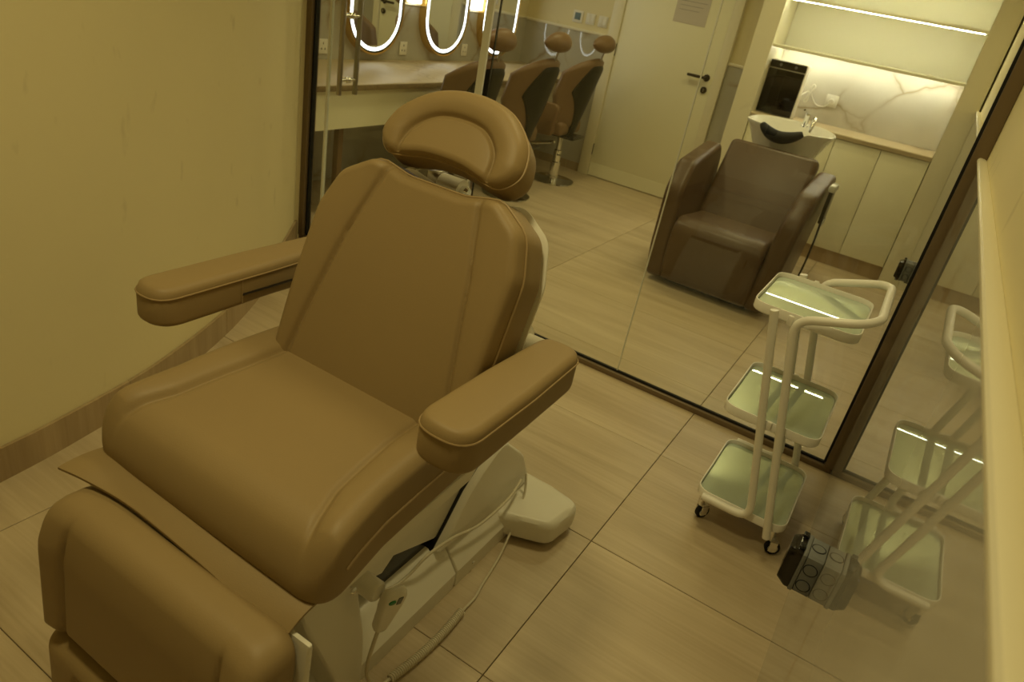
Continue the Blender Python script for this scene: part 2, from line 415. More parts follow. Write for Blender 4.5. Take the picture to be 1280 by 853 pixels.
cuts = [0.0, 0.78, 1.38, 1.98, 2.56, 3.16, 3.76, L[-1]]
for a, b in zip(cuts, cuts[1:]):
    n = 14; ss = np.linspace(a + 0.0012, b - 0.0012, n); ca = np.array([list(p) for p in curve])
    pp = [Vector([float(np.interp(s, L, ca[:, k])) for k in range(3)]) for s in ss]
    curve_wall('skirting_tile', pp, 0.0, 0.011, 0.0, 0.107, 'skirting', bl)
struct(box('wall_stub', (-3.75, -2.80, GY - 0.06, GY + 0.02, 0, CEIL), 'wall')).name = 'wall_front'

# right wall: polished marble wainscot below, paint above, rounded moulding between
struct(box('wall_right', (0.142, 0.30, BACK - 0.1, BY + 0.1, 0, CEIL), 'wall'))
wr = struct(box('wall_right_wainscot', (WX, 0.1415, BACK, 5.60, 0.0, 1.2335), 'marble')); wr.name = 'wall_right.001'
prof = [(0.1415, 1.2345), (0.125, 1.2345), (0.119, 1.238), (0.1165, 1.243), (0.1165, 1.249), (0.119, 1.253), (0.124, 1.255), (0.134, 1.254), (0.1415, 1.251)]
struct(prism('trim_1', prof, 'y', BACK, 5.60, 'trim'))
struct(box('wall_behind', (-2.2, 0.16, BACK - 0.1, BACK, 0, CEIL), 'wall'))
# rear wall of the salon
struct(box('wall_back', (-3.75, 0.3, BY, BY + 0.1, 0, CEIL), 'wall'))
struct(box('wall_mirror', (MX - 0.1, MX, GY + 0.02, BY, 0, CEIL), 'wall')).name = 'wall_left.001'
struct(box('wall_left_panel', (MX + 0.0005, MX + 0.014, GY + 0.02, BY - 0.0145, 0.0, 1.175), 'marble')).name = 'wall_left.002'
struct(box('wall_back_panel', (MX + 0.0145, -2.715, BY - 0.0145, BY - 0.0005, 0.075, 1.165), 'marble')).name = 'wall_back.001'
struct(box('wall_back_panel', (-1.640, -1.41, BY - 0.0145, BY - 0.0005, 0.075, 1.165), 'marble')).name = 'wall_back.002'
for n_, (a, b) in (('trim_2', (MX + 0.015, -2.715)), ('trim_3', (-1.640, -1.41))):
    struct(prism(n_, [(BY - 0.001, 1.165), (BY - 0.022, 1.165), (BY - 0.026, 1.172), (BY - 0.026, 1.180), (BY - 0.020, 1.187), (BY - 0.001, 1.187)], 'x', a, b, 'trim'))
struct(prism('trim_4', [(MX + 0.001, 1.175), (MX + 0.022, 1.175), (MX + 0.026, 1.180), (MX + 0.020, 1.187), (MX + 0.001, 1.187)], 'y', GY + 0.03, BY - 0.03, 'trim'))
for a, b in ((MX + 0.02, -2.715), (-1.640, -1.41)):
    struct(box('baseboard_back', (a, b, BY - 0.016, BY - 0.0005, 0, 0.0745), 'skirting'))

# glazed partition --------------------------------------------------
rail = struct(box('trim_5', (-2.80, 0.128, GY - 0.022, GY + 0.022, 0, 0.024), 'frame', bev=0.002))
box('gasket', (-2.80, 0.095, GY - 0.006, GY + 0.006, 0.0242, 0.034), 'gasket', rail)
pl = struct(box('trim_6', (-2.80, -2.765, GY - 0.03, GY + 0.03, 0.0245, CEIL), 'frame', bev=0.002))
box('gasket', (-2.7648, -2.752, GY - 0.012, GY + 0.012, 0.035, CEIL), 'gasket', pl)
pr = struct(box('trim_7', (0.098, 0.141, GY - 0.03, GY + 0.03, 0.0245, CEIL), 'frame', bev=0.002))
box('gasket', (0.089, 0.0978, GY - 0.012, GY + 0.012, 0.035, CEIL), 'gasket', pr)
def pane(name, x0, x1, z0=0.034):
    return struct(box(name, (x0, x1, GY - 0.005, GY + 0.005, z0, CEIL), 'glass'))
pane('window_1', -2.752, -2.668)
pane('window_2', -1.724, -0.826)
pane('window_3', -0.822, 0.089)
w3 = [o for o in bpy.data.objects if o.name == 'window_3'][0]; w2 = [o for o in bpy.data.objects if o.name == 'window_2'][0]
box('joint_seal', (-0.8258, -0.8222, GY - 0.0055, GY + 0.0055, 0.034, CEIL), 'seal', w3)
box('edge_strip', (-1.7275, -1.7242, GY - 0.0055, GY + 0.0055, 0.034, CEIL), 'gasket', w2)
dr = struct(box('door_1', (-2.655, -1.79, GY - 0.005, GY + 0.005, 0.03, CEIL), 'glass'))
(box('edge_seal', (-2.668, -2.655, GY - 0.0075, GY + 0.0075, 0.03, CEIL), 'seal', dr))
box('edge_seal', (-1.79, -1.757, GY - 0.0065, GY + 0.0065, 0.03, CEIL), 'seal', dr)
hb = bpy.data.objects.new('pull_handle', None); COL.objects.link(hb); hb.parent = dr
for yy in (GY - 0.055, GY + 0.055):
    tube('handle_bar', [(-2.535, yy, 0.835), (-2.535, yy, 2.1)], 0.0125, 'steel', hb, 14)
for zz in (0.905, 1.195, 1.95):
    tube('standoff', [(-2.535, GY - 0.056, zz), (-2.535, GY + 0.056, zz)], 0.0085, 'chrome', hb, 12)
    lathe('collar', [(0.014, -0.013), (0.015, -0.007), (0.015, 0.007), (0.014, 0.013)], (-2.535, GY, zz), 'chrome', hb, 16, 'y')

# salon door in the rear wall --------------------------------------
d = struct(box('door_2', (-2.610, -1.722, BY - 0.030, BY - 0.0005, 0.006, 2.12), 'cabinet', bev=0.002))
box('kick_plate', (-2.608, -1.724, BY - 0.0325, BY - 0.0302, 0.008, 0.122), 'cabinet', d)
for z in (0.24, 1.09, 1.9): box('hinge', (-2.628, -2.608, BY - 0.040, BY - 0.0305, z - 0.05, z + 0.05), 'dark_metal', d, bev=0.003)
h = box('door_handle', (-1.93, -1.765, BY - 0.082, BY - 0.062, 1.028, 1.050), 'dark_metal', d, bev=0.008, seg=3)
lathe('rosette', [(0.006, -0.064), (0.010, -0.064), (0.010, -0.04), (0.027, -0.038), (0.027, -0.0305)], (-1.775, BY, 1.039), 'dark_metal', h, 24, 'y')
k = lathe('lock_plate', [(0.020, -0.044), (0.026, -0.042), (0.026, -0.0305)], (-1.772, BY, 0.945), 'dark_metal', d, 24, 'y')
box('lock_cylinder', (-1.777, -1.767, BY - 0.050, BY - 0.0441, 0.932, 0.957), 'steel', k, bev=0.003)
struct(box('trim_8', (-2.712, -2.613, BY - 0.045, BY - 0.0005, 0, 2.2), 'trim', bev=0.004))
struct(box('trim_9', (-1.719, -1.643, BY - 0.045, BY - 0.0005, 0, 2.2), 'trim', bev=0.004))
struct(box('trim_10', (-2.712, -1.643, BY - 0.045, BY - 0.0005, 2.2005, 2.28), 'trim', bev=0.004))
n = tag(box('paper_notice', (-2.180, -1.905, BY - 0.0325, BY - 0.0315, 1.395, 1.80), 'paper'), 'printed paper notice taped to the cream salon door', 'notice')
for i in range(9):
    box('text_line', (-2.15, -1.98 + 0.05 * ((i * 7) % 3) / 2, BY - 0.0331, BY - 0.0327, 1.49 + i * 0.032, 1.494 + i * 0.032), 'ink', n)

# switches and sockets ---------------------------------------------
def plate_back(name, x, z, s, label, cat, group=None):
    t = thing(name, label, cat, group, (x, BY, z))
    box('faceplate', (-s, s, -0.010, -0.0005, -s, s), 'white', t, bev=0.003); return t
t = plate_back('thermostat', -3.04, 1.277, 0.048, 'white wall thermostat with a small blue screen, left of two switches', 'thermostat')
box('display', (-0.028, 0.028, -0.0115, -0.0102, -0.026, 0.03), 'blue', t, bev=0.001)
for x, l in ((-2.915, 'white light switch in the middle, right beside the thermostat'), (-2.795, 'white light switch nearest the cream door frame')):
    t = plate_back('light_switch', x, 1.277, 0.043, l, 'switch', 'switches beside the salon door')
    for a in (-1, 1): box('rocker', (a * 0.019 - 0.0175, a * 0.019 + 0.0175, -0.0135, -0.0102, -0.033, 0.033), 'white', t, bev=0.002)
def wall_socket(y, z, label):
    t = thing('wall_socket', label, 'socket', 'sockets on the mirror wall', (MX + 0.0145, y, z))
    box('faceplate', (0, 0.010, -0.04, 0.04, -0.045, 0.045), 'white', t, bev=0.003)
    for a, b in ((0, 0.02), (-0.015, -0.014), (0.015, -0.014)):
        box('pin_hole', (0.0102, 0.0108, a - 0.003, a + 0.003, b - 0.006, b + 0.006), 'black', t)
wall_socket(3.535, 0.882, 'white socket on marble seen through the narrow glass beside the handle')
wall_socket(4.33, 0.885, 'white socket between the first and second lit mirrors')
wall_socket(5.10, 0.888, 'white socket between the second and third lit mirrors')

# ================================================================== MIRROR COUNTER
t = thing('mirror_counter', 'long marble counter with cream apron below the lit oval mirrors', 'counter', None, (0, 0, 0))
prism('worktop', [(-3.535, 0.765), (-2.885, 0.765), (-2.872, 0.772), (-2.868, 0.785), (-2.874, 0.798), (-2.885, 0.803), (-3.535, 0.803)], 'y', GY + 0.04, 6.02, 'countertop', t)
box('worktop_edge', (-2.8675, -2.862, GY + 0.04, 6.02, 0.768, 0.797), 'granite', t, bev=0.0015)
box('apron', (-2.915, -2.895, GY + 0.045, 6.01, 0.552, 0.7648), 'cabinet', t)
box('under_panel', (-3.53, -2.916, GY + 0.045, 6.01, 0.735, 0.7645), 'cabinet', t)
for y in (3.20, 4.25, 5.3): box('leg', (-3.05, -3.01, y - 0.02, y + 0.02, 0, 0.7345), 'wood', t, bev=0.003)

def stadium(hw, z0, z1, n=96):
    r = hw; P = []
    for k in range(n // 2): a = math.pi * k / (n // 2 - 1); P.append((math.cos(a) * r, z1 - r + math.sin(a) * r))
    for k in range(n // 2): a = math.pi + math.pi * k / (n // 2 - 1); P.append((math.cos(a) * r, z0 + r + math.sin(a) * r))
    return P
def ring_mesh(bm, o, i, x0, x1):
    n = len(o); v = [[bm.verts.new((x, p[0], p[1])) for p in q] for q in (o, i) for x in (x0, x1)]
    for a, b in ((0, 1), (1, 3), (3, 2), (2, 0)):
        for k in range(n): bm.faces.new((v[a][k], v[a][(k + 1) % n], v[b][(k + 1) % n], v[b][k]))
def lit_mirror(y, label, x=MX + 0.0145):
    t = thing('lit_mirror', label, 'mirror', 'lit oval mirrors above the counter', (x, y, 0))
    z0, z1 = 0.845, 1.98
    bm = bmesh.new(); add_prism(bm, stadium(0.262, z0 + 0.013, z1 - 0.013), 'x', 0.0, 0.05); obj('body', bm, 'black', t, smooth=30)
    bm = bmesh.new(); ring_mesh(bm, stadium(0.275, z0, z1), stadium(0.2625, z0 + 0.0125, z1 - 0.0125), 0.0, 0.058); obj('rim', bm, 'gold', t, smooth=30)
    bm = bmesh.new(); ring_mesh(bm, stadium(0.250, z0 + 0.025, z1 - 0.025), stadium(0.228, z0 + 0.047, z1 - 0.047), 0.0502, 0.0535); obj('light_ring', bm, 'led_cool', t, smooth=30)
    bm = bmesh.new(); add_prism(bm, stadium(0.2275, z0 + 0.0475, z1 - 0.0475), 'x', 0.0502, 0.0530); obj('glass', bm, 'mirror', t, smooth=30)
lit_mirror(3.965, 'lit oval mirror nearest the glass door handle')
lit_mirror(4.755, 'middle one of the three lit oval mirrors')
lit_mirror(5.51, 'lit oval mirror farthest from the glass door, behind the styling chairs')
def sconce(y, label):
    t = thing('wall_light', label, 'lamp', 'box lights between the mirrors', (MX, y, 1.2))
    box('backplate', (0.0, 0.02, -0.05, 0.05, 0.0, 0.7), 'white', t); box('diffuser', (0.0202, 0.07, -0.055, 0.055, -0.006, 0.7), 'led_sconce', t, bev=0.004)
sconce(4.375, 'glowing white box light between first and second lit mirrors')
sconce(5.155, 'glowing white box light between second and third lit mirrors')

# ================================================================== NICHE CABINETS
CY = 5.62
struct(box('trim_11', (-1.408, -1.262, CY - 0.02, BY - 0.0005, 0, CEIL), 'trim'))
struct(box('trim_12', (-0.004, 0.1295, CY - 0.02, BY - 0.0005, 0, CEIL), 'trim'))
nb = thing('base_cabinet', 'cream base cabinet run with flat doors under the marble niche worktop', 'cabinet')
box('carcass', (-1.259, -0.007, CY + 0.022, BY - 0.001, 0.112, 0.884), 'cabinet', nb)
xs = [-1.258, -0.945, -0.632, -0.320, -0.008]
for a, b in zip(xs, xs[1:]): box('door', (a + 0.002, b - 0.002, CY, CY + 0.02, 0.114, 0.882), 'cabinet', nb, bev=0.0015)
box('plinth', (-1.259, -0.007, CY + 0.03, CY + 0.05, 0.0, 0.110), 'skirting', nb)
nt = tag(prism('niche_worktop', [(CY - 0.012, 0.886), (BY - 0.018, 0.886), (BY - 0.018, 0.918), (CY - 0.008, 0.918), (CY - 0.014, 0.912)], 'x', -1.260, -0.006, 'countertop'), 'narrow marble worktop in the lit niche', 'worktop')
ns = struct(box('wall_back_niche', (-1.260, -0.006, BY - 0.0165, BY - 0.0005, 0.886, 1.372), 'marble_light')); ns.name = 'wall_back.003'
wc = thing('wall_cabinet', 'cream wall cabinet with lit open recess above the niche', 'cabinet')
for z in (1.374, 1.690): box('recess_shelf', (-1.260, -0.006, CY, BY - 0.0505, z, z + 0.018), 'cabinet', wc)
box('recess_back', (-1.260, -0.006, BY - 0.05, BY - 0.002, 1.374, 1.930), 'cabinet_in', wc)
box('upper_box', (-1.260, -0.006, CY + 0.022, BY - 0.002, 1.9305, 2.6), 'cabinet', wc)
box('upper_door', (-1.258, -0.008, CY, CY + 0.02, 1.922, 2.6), 'cabinet', wc, bev=0.0015)
for z in (1.682, 1.9225): box('light_strip', (-1.240, -0.020, CY + 0.032, CY + 0.041, z + 0.004, z + 0.0075), 'led_warm', wc)
box('light_strip', (-1.240, -0.020, BY - 0.13, BY - 0.118, 1.3675, 1.3735), 'led_warm', wc)
# water heater with plug
t = thing('counter_heater', 'white counter appliance with black glass front standing in the niche', 'appliance', None, (-1.13, 5.80, 0.9185))
box('body', (-0.135, 0.135, -0.055, 0.06, 0.0, 0.375), 'white', t, bev=0.012, seg=3)
box('front_glass', (-0.132, 0.128, -0.0625, -0.0552, 0.006, 0.315), 'black_gloss', t, bev=0.003)
box('control_panel', (-0.132, 0.128, -0.0625, -0.0552, 0.322, 0.370), 'black', t, bev=0.004)
for x in (-0.055, 0.055): lathe('button', [(0.010, -0.0645), (0.011, -0.0627)], (x, 0, 0.347), 'grey', t, 16, 'y')
so = thing('plugged_socket', 'white socket on the lit marble with a white plug in it', 'socket', None, (-0.80, BY - 0.0165, 1.085))
box('faceplate', (-0.043, 0.043, -0.010, 0, -0.043, 0.043), 'white', so, bev=0.003)
lathe('plug', [(0.017, -0.045), (0.021, -0.040), (0.022, -0.0105)], (0.0, 0, -0.004), 'white', so, 20, 'y')
cb = spline([(-0.80, BY - 0.062, 1.075), (-0.83, BY - 0.06, 1.04), (-0.89, BY - 0.05, 1.035), (-0.94, BY - 0.05, 1.08), (-0.965, BY - 0.06, 1.14), (-0.955, BY - 0.06, 1.17), (-0.94, BY - 0.06, 1.155), (-0.955, BY - 0.06, 1.12), (-0.975, BY - 0.07, 1.075), (-0.985, BY - 0.07, 1.05), (-0.97, BY - 0.07, 1.045), (-0.965, BY - 0.07, 1.08), (-0.975, BY - 0.08, 1.12), (-0.998, BY - 0.19, 1.09)], 6)
tag(tube('power_cord', cb, 0.006, 'white', None, 8), 'looped white cord between black appliance and socket', 'cord')

# ================================================================== SHAMPOO CHAIR
sc_ = thing('shampoo_chair', 'brown leather shampoo lounge chair with white basin behind its back', 'chair', None, (0, 0, 0))
SX = -0.86
# seat body: rounded front, profile in (y,z)
prof = [(4.02, 0.055), (3.995, 0.12), (3.985, 0.22), (3.99, 0.32), (4.005, 0.375), (4.04, 0.41), (4.10, 0.425), (4.30, 0.405), (4.62, 0.375), (4.72, 0.36), (4.72, 0.10), (4.60, 0.035), (4.08, 0.035)]
prof2 = [tuple(v[:2]) for v in spline([(a, b, 0) for a, b in prof], 4, True)]
prism('seat', prof2, 'x', SX - 0.275, SX + 0.275, 'leather_dark', sc_, bev=0.03)
# reclined back
bm = bmesh.new(); add_box(bm, SX - 0.285, SX + 0.285, -0.055, 0.055, 0.0, 0.60, bev=0.035, seg=4)
for v in bm.verts:
    s = (v.co.x - SX) / 0.285; zz = v.co.z / 0.60
    v.co.z -= 0.03 * s * s * zz; v.co.y += -0.02 * (1 - s * s) * 0 + 0.03 * (1 - s * s) * zz
    if v.co.y < 0: v.co.y += 0.015 * math.sin(zz * math.pi)
bmesh.ops.rotate(bm, verts=bm.verts, cent=(0, 0, 0), matrix=Matrix.Rotation(-0.60, 3, 'X'))
bmesh.ops.translate(bm, verts=bm.verts, vec=(0, 4.53, 0.33))
obj('backrest', bm, 'leather_dark', sc_, smooth=50)
# swept side arms: outline in (y,z), thick slab with rounded edge
arm = [(3.985, 0.04), (4.03, 0.30), (4.09, 0.50), (4.16, 0.63), (4.27, 0.705), (4.45, 0.745), (4.62, 0.765), (4.72, 0.745), (4.74, 0.66), (4.72, 0.40), (4.70, 0.04)]
arm2 = rounded([(4.02, 0.03, 0.02), (4.005, 0.22, 0.2), (4.075, 0.56, 0.16), (4.22, 0.715, 0.1), (4.72, 0.785, 0.04), (4.76, 0.70, 0.06), (4.72, 0.03, 0.02)], 90)
for s in (-1, 1):
    xa, xb = SX + s * 0.285, SX + s * 0.40
    bm = bmesh.new(); add_prism(bm, [tuple(p) for p in arm2], 'x', min(xa, xb), max(xa, xb), bev=0.032, seg=5)
    for v in bm.verts: v.co.x += s * 0.05 * max(0, v.co.z - 0.05) / 0.7 - s * 0.03
    obj('arm_panel', bm, 'leather_dark', sc_, smooth=50)
bm = bmesh.new(); add_box(bm, SX - 0.26, SX + 0.26, 4.10, 5.28, 0.0, 0.034, bev=0.01); obj('plinth', bm, 'black', sc_, smooth=True)
# basin pedestal and basin
bm = bmesh.new(); add_lathe(bm, [(0.15, 0.034), (0.15, 0.4), (0.17, 0.66), (0.15, 0.70)], (SX, 5.08, 0), 28, sy=0.8); obj('pedestal', bm, 'white', sc_, smooth=40)
def basin():
    """shampoo bowl: wide boat-shaped rim that rises at the sides, dips at the neck"""
    n = 72; bm = bmesh.new(); rings = []
    def rim(a):
        c, s = math.cos(a), math.sin(a)
        x = 0.285 * (abs(c) ** 0.9) * (1 if c >= 0 else -1); y = 0.225 * (abs(s) ** 0.9) * (1 if s >= 0 else -1)
        front = max(0, -s) ** 3 * (1 - min(1, abs(c) / 0.5) ** 2 if abs(c) < 0.5 else 0)
        z = 0.965 + 0.0 * abs(c) - 0.055 * front + 0.02 * max(0, s)
        return x, y, z
    prof = [(0.50, -0.30, 0), (0.56, -0.26, 0), (0.74, -0.14, 0), (0.93, -0.03, 0.5), (1.0, -0.006, 1), (1.0, 0.004, 1), (0.975, 0.007, 1), (0.955, 0.0, 1), (0.90, -0.05, 0.6), (0.76, -0.11, 0), (0.55, -0.15, 0), (0.3, -0.17, 0), (0.06, -0.175, 0)]
    for f, dz, wgt in prof:
        ring = []
        for k in range(n):
            x, y, z = rim(2 * math.pi * k / n); zz = 0.965 + (z - 0.965) * wgt
            ring.append(bm.verts.new((SX + x * f, 5.09 + y * f, zz + dz - 0.028)))
        rings.append(ring)
    for A, B in zip(rings, rings[1:]):
        for k in range(n): bm.faces.new((A[k], A[(k + 1) % n], B[(k + 1) % n], B[k]))
    bm.faces.new(rings[0][::-1]); bm.faces.new(rings[-1])
    return bm
bs = obj('basin', basin(), 'ceramic', sc_, smooth=50)
# black neck rest hugging the front notch
bm = bmesh.new(); pts = []
for k in range(25):
    a = -math.pi / 2 + (k / 24 - 0.5) * 1.05 - 0.06; pts.append(Vector((SX + 0.262 * math.cos(a), 5.09 + 0.232 * math.sin(a) - 0.004, 0.888 + 0.05 * (abs(k / 12 - 1)) ** 1.8)))
add_tube(bm, pts, [0.018 + 0.022 * math.sin(math.pi * k / 24) ** 0.7 for k in range(25)], 12, ry=None); obj('neck_rest', bm, 'rubber', sc_, smooth=50)
fa = lathe('faucet', [(0.024, 0.0), (0.024, 0.012), (0.018, 0.016), (0.018, 0.07), (0.021, 0.075), (0.019, 0.085)], (SX + 0.055, 5.225, 0.945), 'chrome', sc_, 20)
tube('lever', [(SX + 0.055, 5.225, 1.03), (SX + 0.045, 5.20, 1.045), (SX + 0.035, 5.16, 1.055)], 0.007, 'chrome', fa)
tube('spray_hose', spline([(SX + 0.10, 5.225, 0.945), (SX + 0.10, 5.22, 1.0), (SX + 0.115, 5.19, 1.015), (SX + 0.12, 5.14, 0.985), (SX + 0.115, 5.12, 0.93)], 6), 0.011, 'chrome', sc_, 10)
# handset box still in its film, on the outside of the right arm
hs = box('control_box', (SX + 0.44, SX + 0.462, 4.36, 4.48, 0.55, 0.74), 'black', sc_, bev=0.006)
box('protective_film', (SX + 0.43, SX + 0.470, 4.35, 4.49, 0.735, 0.775), 'film', hs, bev=0.012)
box('protective_film', (SX + 0.464, SX + 0.469, 4.355, 4.44, 0.54, 0.58), 'film', hs, bev=0.002)
tube('power_lead', spline([(SX + 0.452, 4.42, 0.55), (SX + 0.452, 4.46, 0.40), (SX + 0.44, 4.50, 0.2), (SX + 0.41, 4.48, 0.05), (SX + 0.33, 4.60, 0.012)], 8), 0.006, 'black', sc_)

# ================================================================== STYLING CHAIRS
def styling_chair(label, loc, rz=0.0):
    t = thing('styling_chair', label, 'chair', 'styling chairs at the mirror counter', loc, rz)
    # chair faces -X; its back shows to the room
    lathe('base_disc', [(0.185, 0.0), (0.19, 0.004), (0.188, 0.010), (0.06, 0.020), (0.045, 0.026)], (0, 0, 0), 'chrome', t, 48)
    p = lathe('pump_column', [(0.042, 0.026), (0.042, 0.16), (0.034, 0.165), (0.034, 0.26), (0.022, 0.265), (0.022, 0.40)], (0, 0, 0), 'chrome', t, 24)
    tube('pump_lever', [(0.0, 0.0, 0.22), (0.05, -0.06, 0.235), (0.06, -0.13, 0.25)], 0.008, 'chrome', p)
    tube('foot_bar', fillet([(-0.06, -0.03, 0.31), (-0.26, -0.10, 0.26), (-0.42, -0.15, 0.16), (-0.42, 0.15, 0.16), (-0.26, 0.10, 0.26), (-0.06, 0.03, 0.31)], 0.05), 0.011, 'chrome', t)
    box('seat_plate', (-0.18, 0.16, -0.12, 0.12, 0.385, 0.405), 'black', t, bev=0.004)
    box('seat', (-0.32, 0.08, -0.205, 0.205, 0.405, 0.52), 'leather_mid', t, bev=0.035, seg=4)
    for s in (-1, 1):
        bm = bmesh.new(); add_prism(bm, [tuple(q) for q in rounded([(-0.20, 0.40, 0.04), (0.02, 0.40, 0.04), (0.05, 0.66, 0.06), (-0.19, 0.66, 0.06)], 60)], 'y', s * 0.21, s * 0.262, bev=0.018)
        obj('armrest', bm, 'leather_mid', t, smooth=40)
    # wrap-around back
    def shell(th0, th1, zb, zt, r0, r1, name, mat, tmax=None, nz=26, nt=34):
        bm = bmesh.new(); G = []
        for layer, r in ((0, r0), (1, r1)):
            g = []
            for j in range(nz + 1):
                row = []
                for i in range(nt + 1):
                    u = -1 + 2 * i / nt; v = j / nz
                    lim = tmax(v) if tmax else 1.0
                    th = u * th1 * lim
                    top = zt - 0.15 * (abs(th) / 1.35) ** 2.2; bot = zb + 0.03 * abs(u) ** 2
                    z = bot + (top - bot) * v
                    e = min(1, (1 - abs(u)) / 0.10, (1 - v) / 0.08, v / 0.06); e = math.sqrt(max(0, 1 - (1 - max(0, e)) ** 2))
                    mid = 0.5 * (r0 + r1); rr = mid + (r - mid) * (0.15 + 0.85 * e)
                    lean = 0.24 * (z - 0.45) - 0.03
                    row.append(bm.verts.new((-0.14 + 0.9 * rr * math.cos(th) + lean, rr * math.sin(th), z)))
                g.append(row)
            G.append(g)
        for g in G:
            for j in range(nz):
                for i in range(nt): bm.faces.new((g[j][i], g[j][i + 1], g[j + 1][i + 1], g[j + 1][i]))
        a, b = G
        for j in range(nz):
            for i in (0, nt): bm.faces.new((a[j][i], a[j + 1][i], b[j + 1][i], b[j][i]))
        for i in range(nt):
            for j in (0, nz): bm.faces.new((a[j][i], a[j][i + 1], b[j][i + 1], b[j][i]))
        return obj(name, bm, mat, t, smooth=60)
    def taper(v): return 0.62 + 0.38 * min(1, v / 0.55) ** 0.8 if v < 0.55 else 1.0
    shell(0, 1.28, 0.45, 1.035, 0.20, 0.285, 'backrest', 'leather_mid', taper)
    def wedge(v): return 0.30 + 0.70 * max(0, min(1, (v - 0.15) / 0.5)) ** 1.5 - 0.50 * max(0, (v - 0.66) / 0.34) ** 1.5
    shell(0, 0.74, 0.38, 0.985, 0.262, 0.300, 'back_cover', 'black_panel', wedge)
    # headrest on its stem
    st = tube('headrest_stem', [(0.190, 0, 0.93), (0.208, 0, 1.06), (0.228, 0, 1.12)], 0.009, 'steel', t)
    bm = bmesh.new(); n = 22; rings = []
    for i in range(n + 1):
        u = -1 + 2 * i / n; rr = (1 - abs(u) ** 2.2) ** 0.75 + 0.02
        rings.append([bm.verts.new((0.215 + 0.072 * rr * math.cos(q) - 0.03 * u * u, 0.16 * u, 1.135 + (0.075 if math.sin(q) > 0 else 0.055) * rr * math.sin(q))) for q in [2 * math.pi * k / 18 for k in range(18)]])
    for A, B in zip(rings, rings[1:]):
        for k in range(18): bm.faces.new((A[k], A[(k + 1) % 18], B[(k + 1) % 18], B[k]))
    bm.faces.new(rings[0][::-1]); bm.faces.new(rings[-1]); obj('headrest', bm, 'leather_mid', t, smooth=60)
    return t
sa = styling_chair('caramel styling chair with black back cover, nearest the cream door', (-2.69, 5.47, 0), 0.06)
def chair_copy(label, loc, rz):
    c = copy_tree(sa); c['label'] = label; c.location = loc; c.rotation_euler = (0, 0, rz); return c
chair_copy('caramel styling chair in the middle of the three at the counter', (-2.66, 4.66, 0), 0.03)
chair_copy('caramel styling chair nearest the glass, partly behind the tan headrest', (-2.62, 3.86, 0), 0.0)

# ================================================================== TREATMENT CHAIR
tc = thing('treatment_chair', 'large tan leather treatment chair with white base in the foreground', 'chair', None, (0, 0, 0))
XC = -0.845
def bolster(lpath, rpath, rise=0.012, w=0.016, gdep=0.006, gw=0.006):
    def f(XY, d):
        l = -side_of(XY, lpath); r = side_of(XY, rpath)
        s = np.maximum(l, r)                                        # > 0 on the side bolsters
        up = rise * (1 - np.exp(-np.clip(s, 0, None) / w))
        return up - gdep * np.exp(-((np.abs(s)) / gw) ** 2)
    return f
# --- seat
SZ = 0.555; ST = 0.115
XS = -0.833
sm = plane((XS, 0.590, SZ), (1, 0, 0), (0, 1, 0.06))
so_ = rounded([(-0.304, 0.0, 0.055), (0.304, 0.0, 0.055), (0.282, 0.17, 0.2), (0.272, 0.50, 0.05), (-0.272, 0.50, 0.05), (-0.282, 0.17, 0.2)], 560)
lp = [(-0.250, -0.01), (-0.232, 0.05), (-0.205, 0.13), (-0.188, 0.28), (-0.182, 0.49)]; rp = [(-a, b) for a, b in lp]
_b = bolster(lp, rp, 0.020, 0.020, 0.005, 0.008)
def seat_h(XY, d):
    h = _b(XY, d) * np.clip(XY[:, 1] / 0.05, 0.25, 1)
    h += 0.012 * np.sin(np.clip((XY[:, 1]) / 0.49, 0, 1) * np.pi) 
    return h
seat = pad('seat', so_, ST, 0.038, 'leather', tc, sm, seat_h, rings=130, efun=lambda XY: -0.050 * np.clip(1 - XY[:, 1] / 0.085, 0, 1) ** 2.2)
for s_ in (-1, 1):
    ed = [(s_ * float(np.interp(v, so_[so_[:, 0] > 0.05][:, 1][np.argsort(so_[so_[:, 0] > 0.05][:, 1])], so_[so_[:, 0] > 0.05][:, 0][np.argsort(so_[so_[:, 0] > 0.05][:, 1])])) + s_ * 0.001, v) for v in np.linspace(0.06, 0.455, 24)]
    tube('piping', [sm @ Vector((a, b, ST - 0.050 + 0.006 * math.sin(b / 0.49 * math.pi) - 0.048 * max(0, 1 - b / 0.10) ** 2.2)) for a, b in ed], 0.0026, 'stitch', seat, 6)
pan = prism('seat_pan', [(0.632, 0.535), (0.66, 0.512), (1.06, 0.535), (1.10, 0.575), (0.635, 0.552)], 'x', XC - 0.278, XC + 0.278, 'white', tc, bev=0.006)
# --- backrest
BH = 0.47
XB = -0.804
bk0 = Vector((XB, 1.03 + 0.934 * 0.022, 0.625 - 0.358 * 0.022)); tilt = math.radians(21)
bmx = plane(bk0, (1, 0, 0), (0, math.sin(tilt), math.cos(tilt)))
bo = rounded([(-0.252, 0.0, 0.035), (0.252, 0.0, 0.035), (0.251, 0.37, 0.09), (0.223, 0.455, 0.06), (0.150, 0.501, 0.05), (0.07, 0.484, 0.08), (-0.07, 0.484, 0.08), (-0.150, 0.501, 0.05), (-0.223, 0.455, 0.06), (-0.251, 0.37, 0.09)], 400)
blp = [(-0.219, -0.01), (-0.201, 0.10), (-0.156, 0.335), (-0.108, 0.51)]; brp = [(-a, b) for a, b in blp]
_bb = bolster(blp, brp, 0.012, 0.02, 0.006, 0.005)
back = pad('backrest', bo, 0.117, 0.022, 'leather', tc, bmx, lambda XY, d: _bb(XY, d) + 0.010 * np.sin(np.clip(XY[:, 1] / 0.47, 0, 1) * np.pi), centre=(0, 0.24), rings=84)
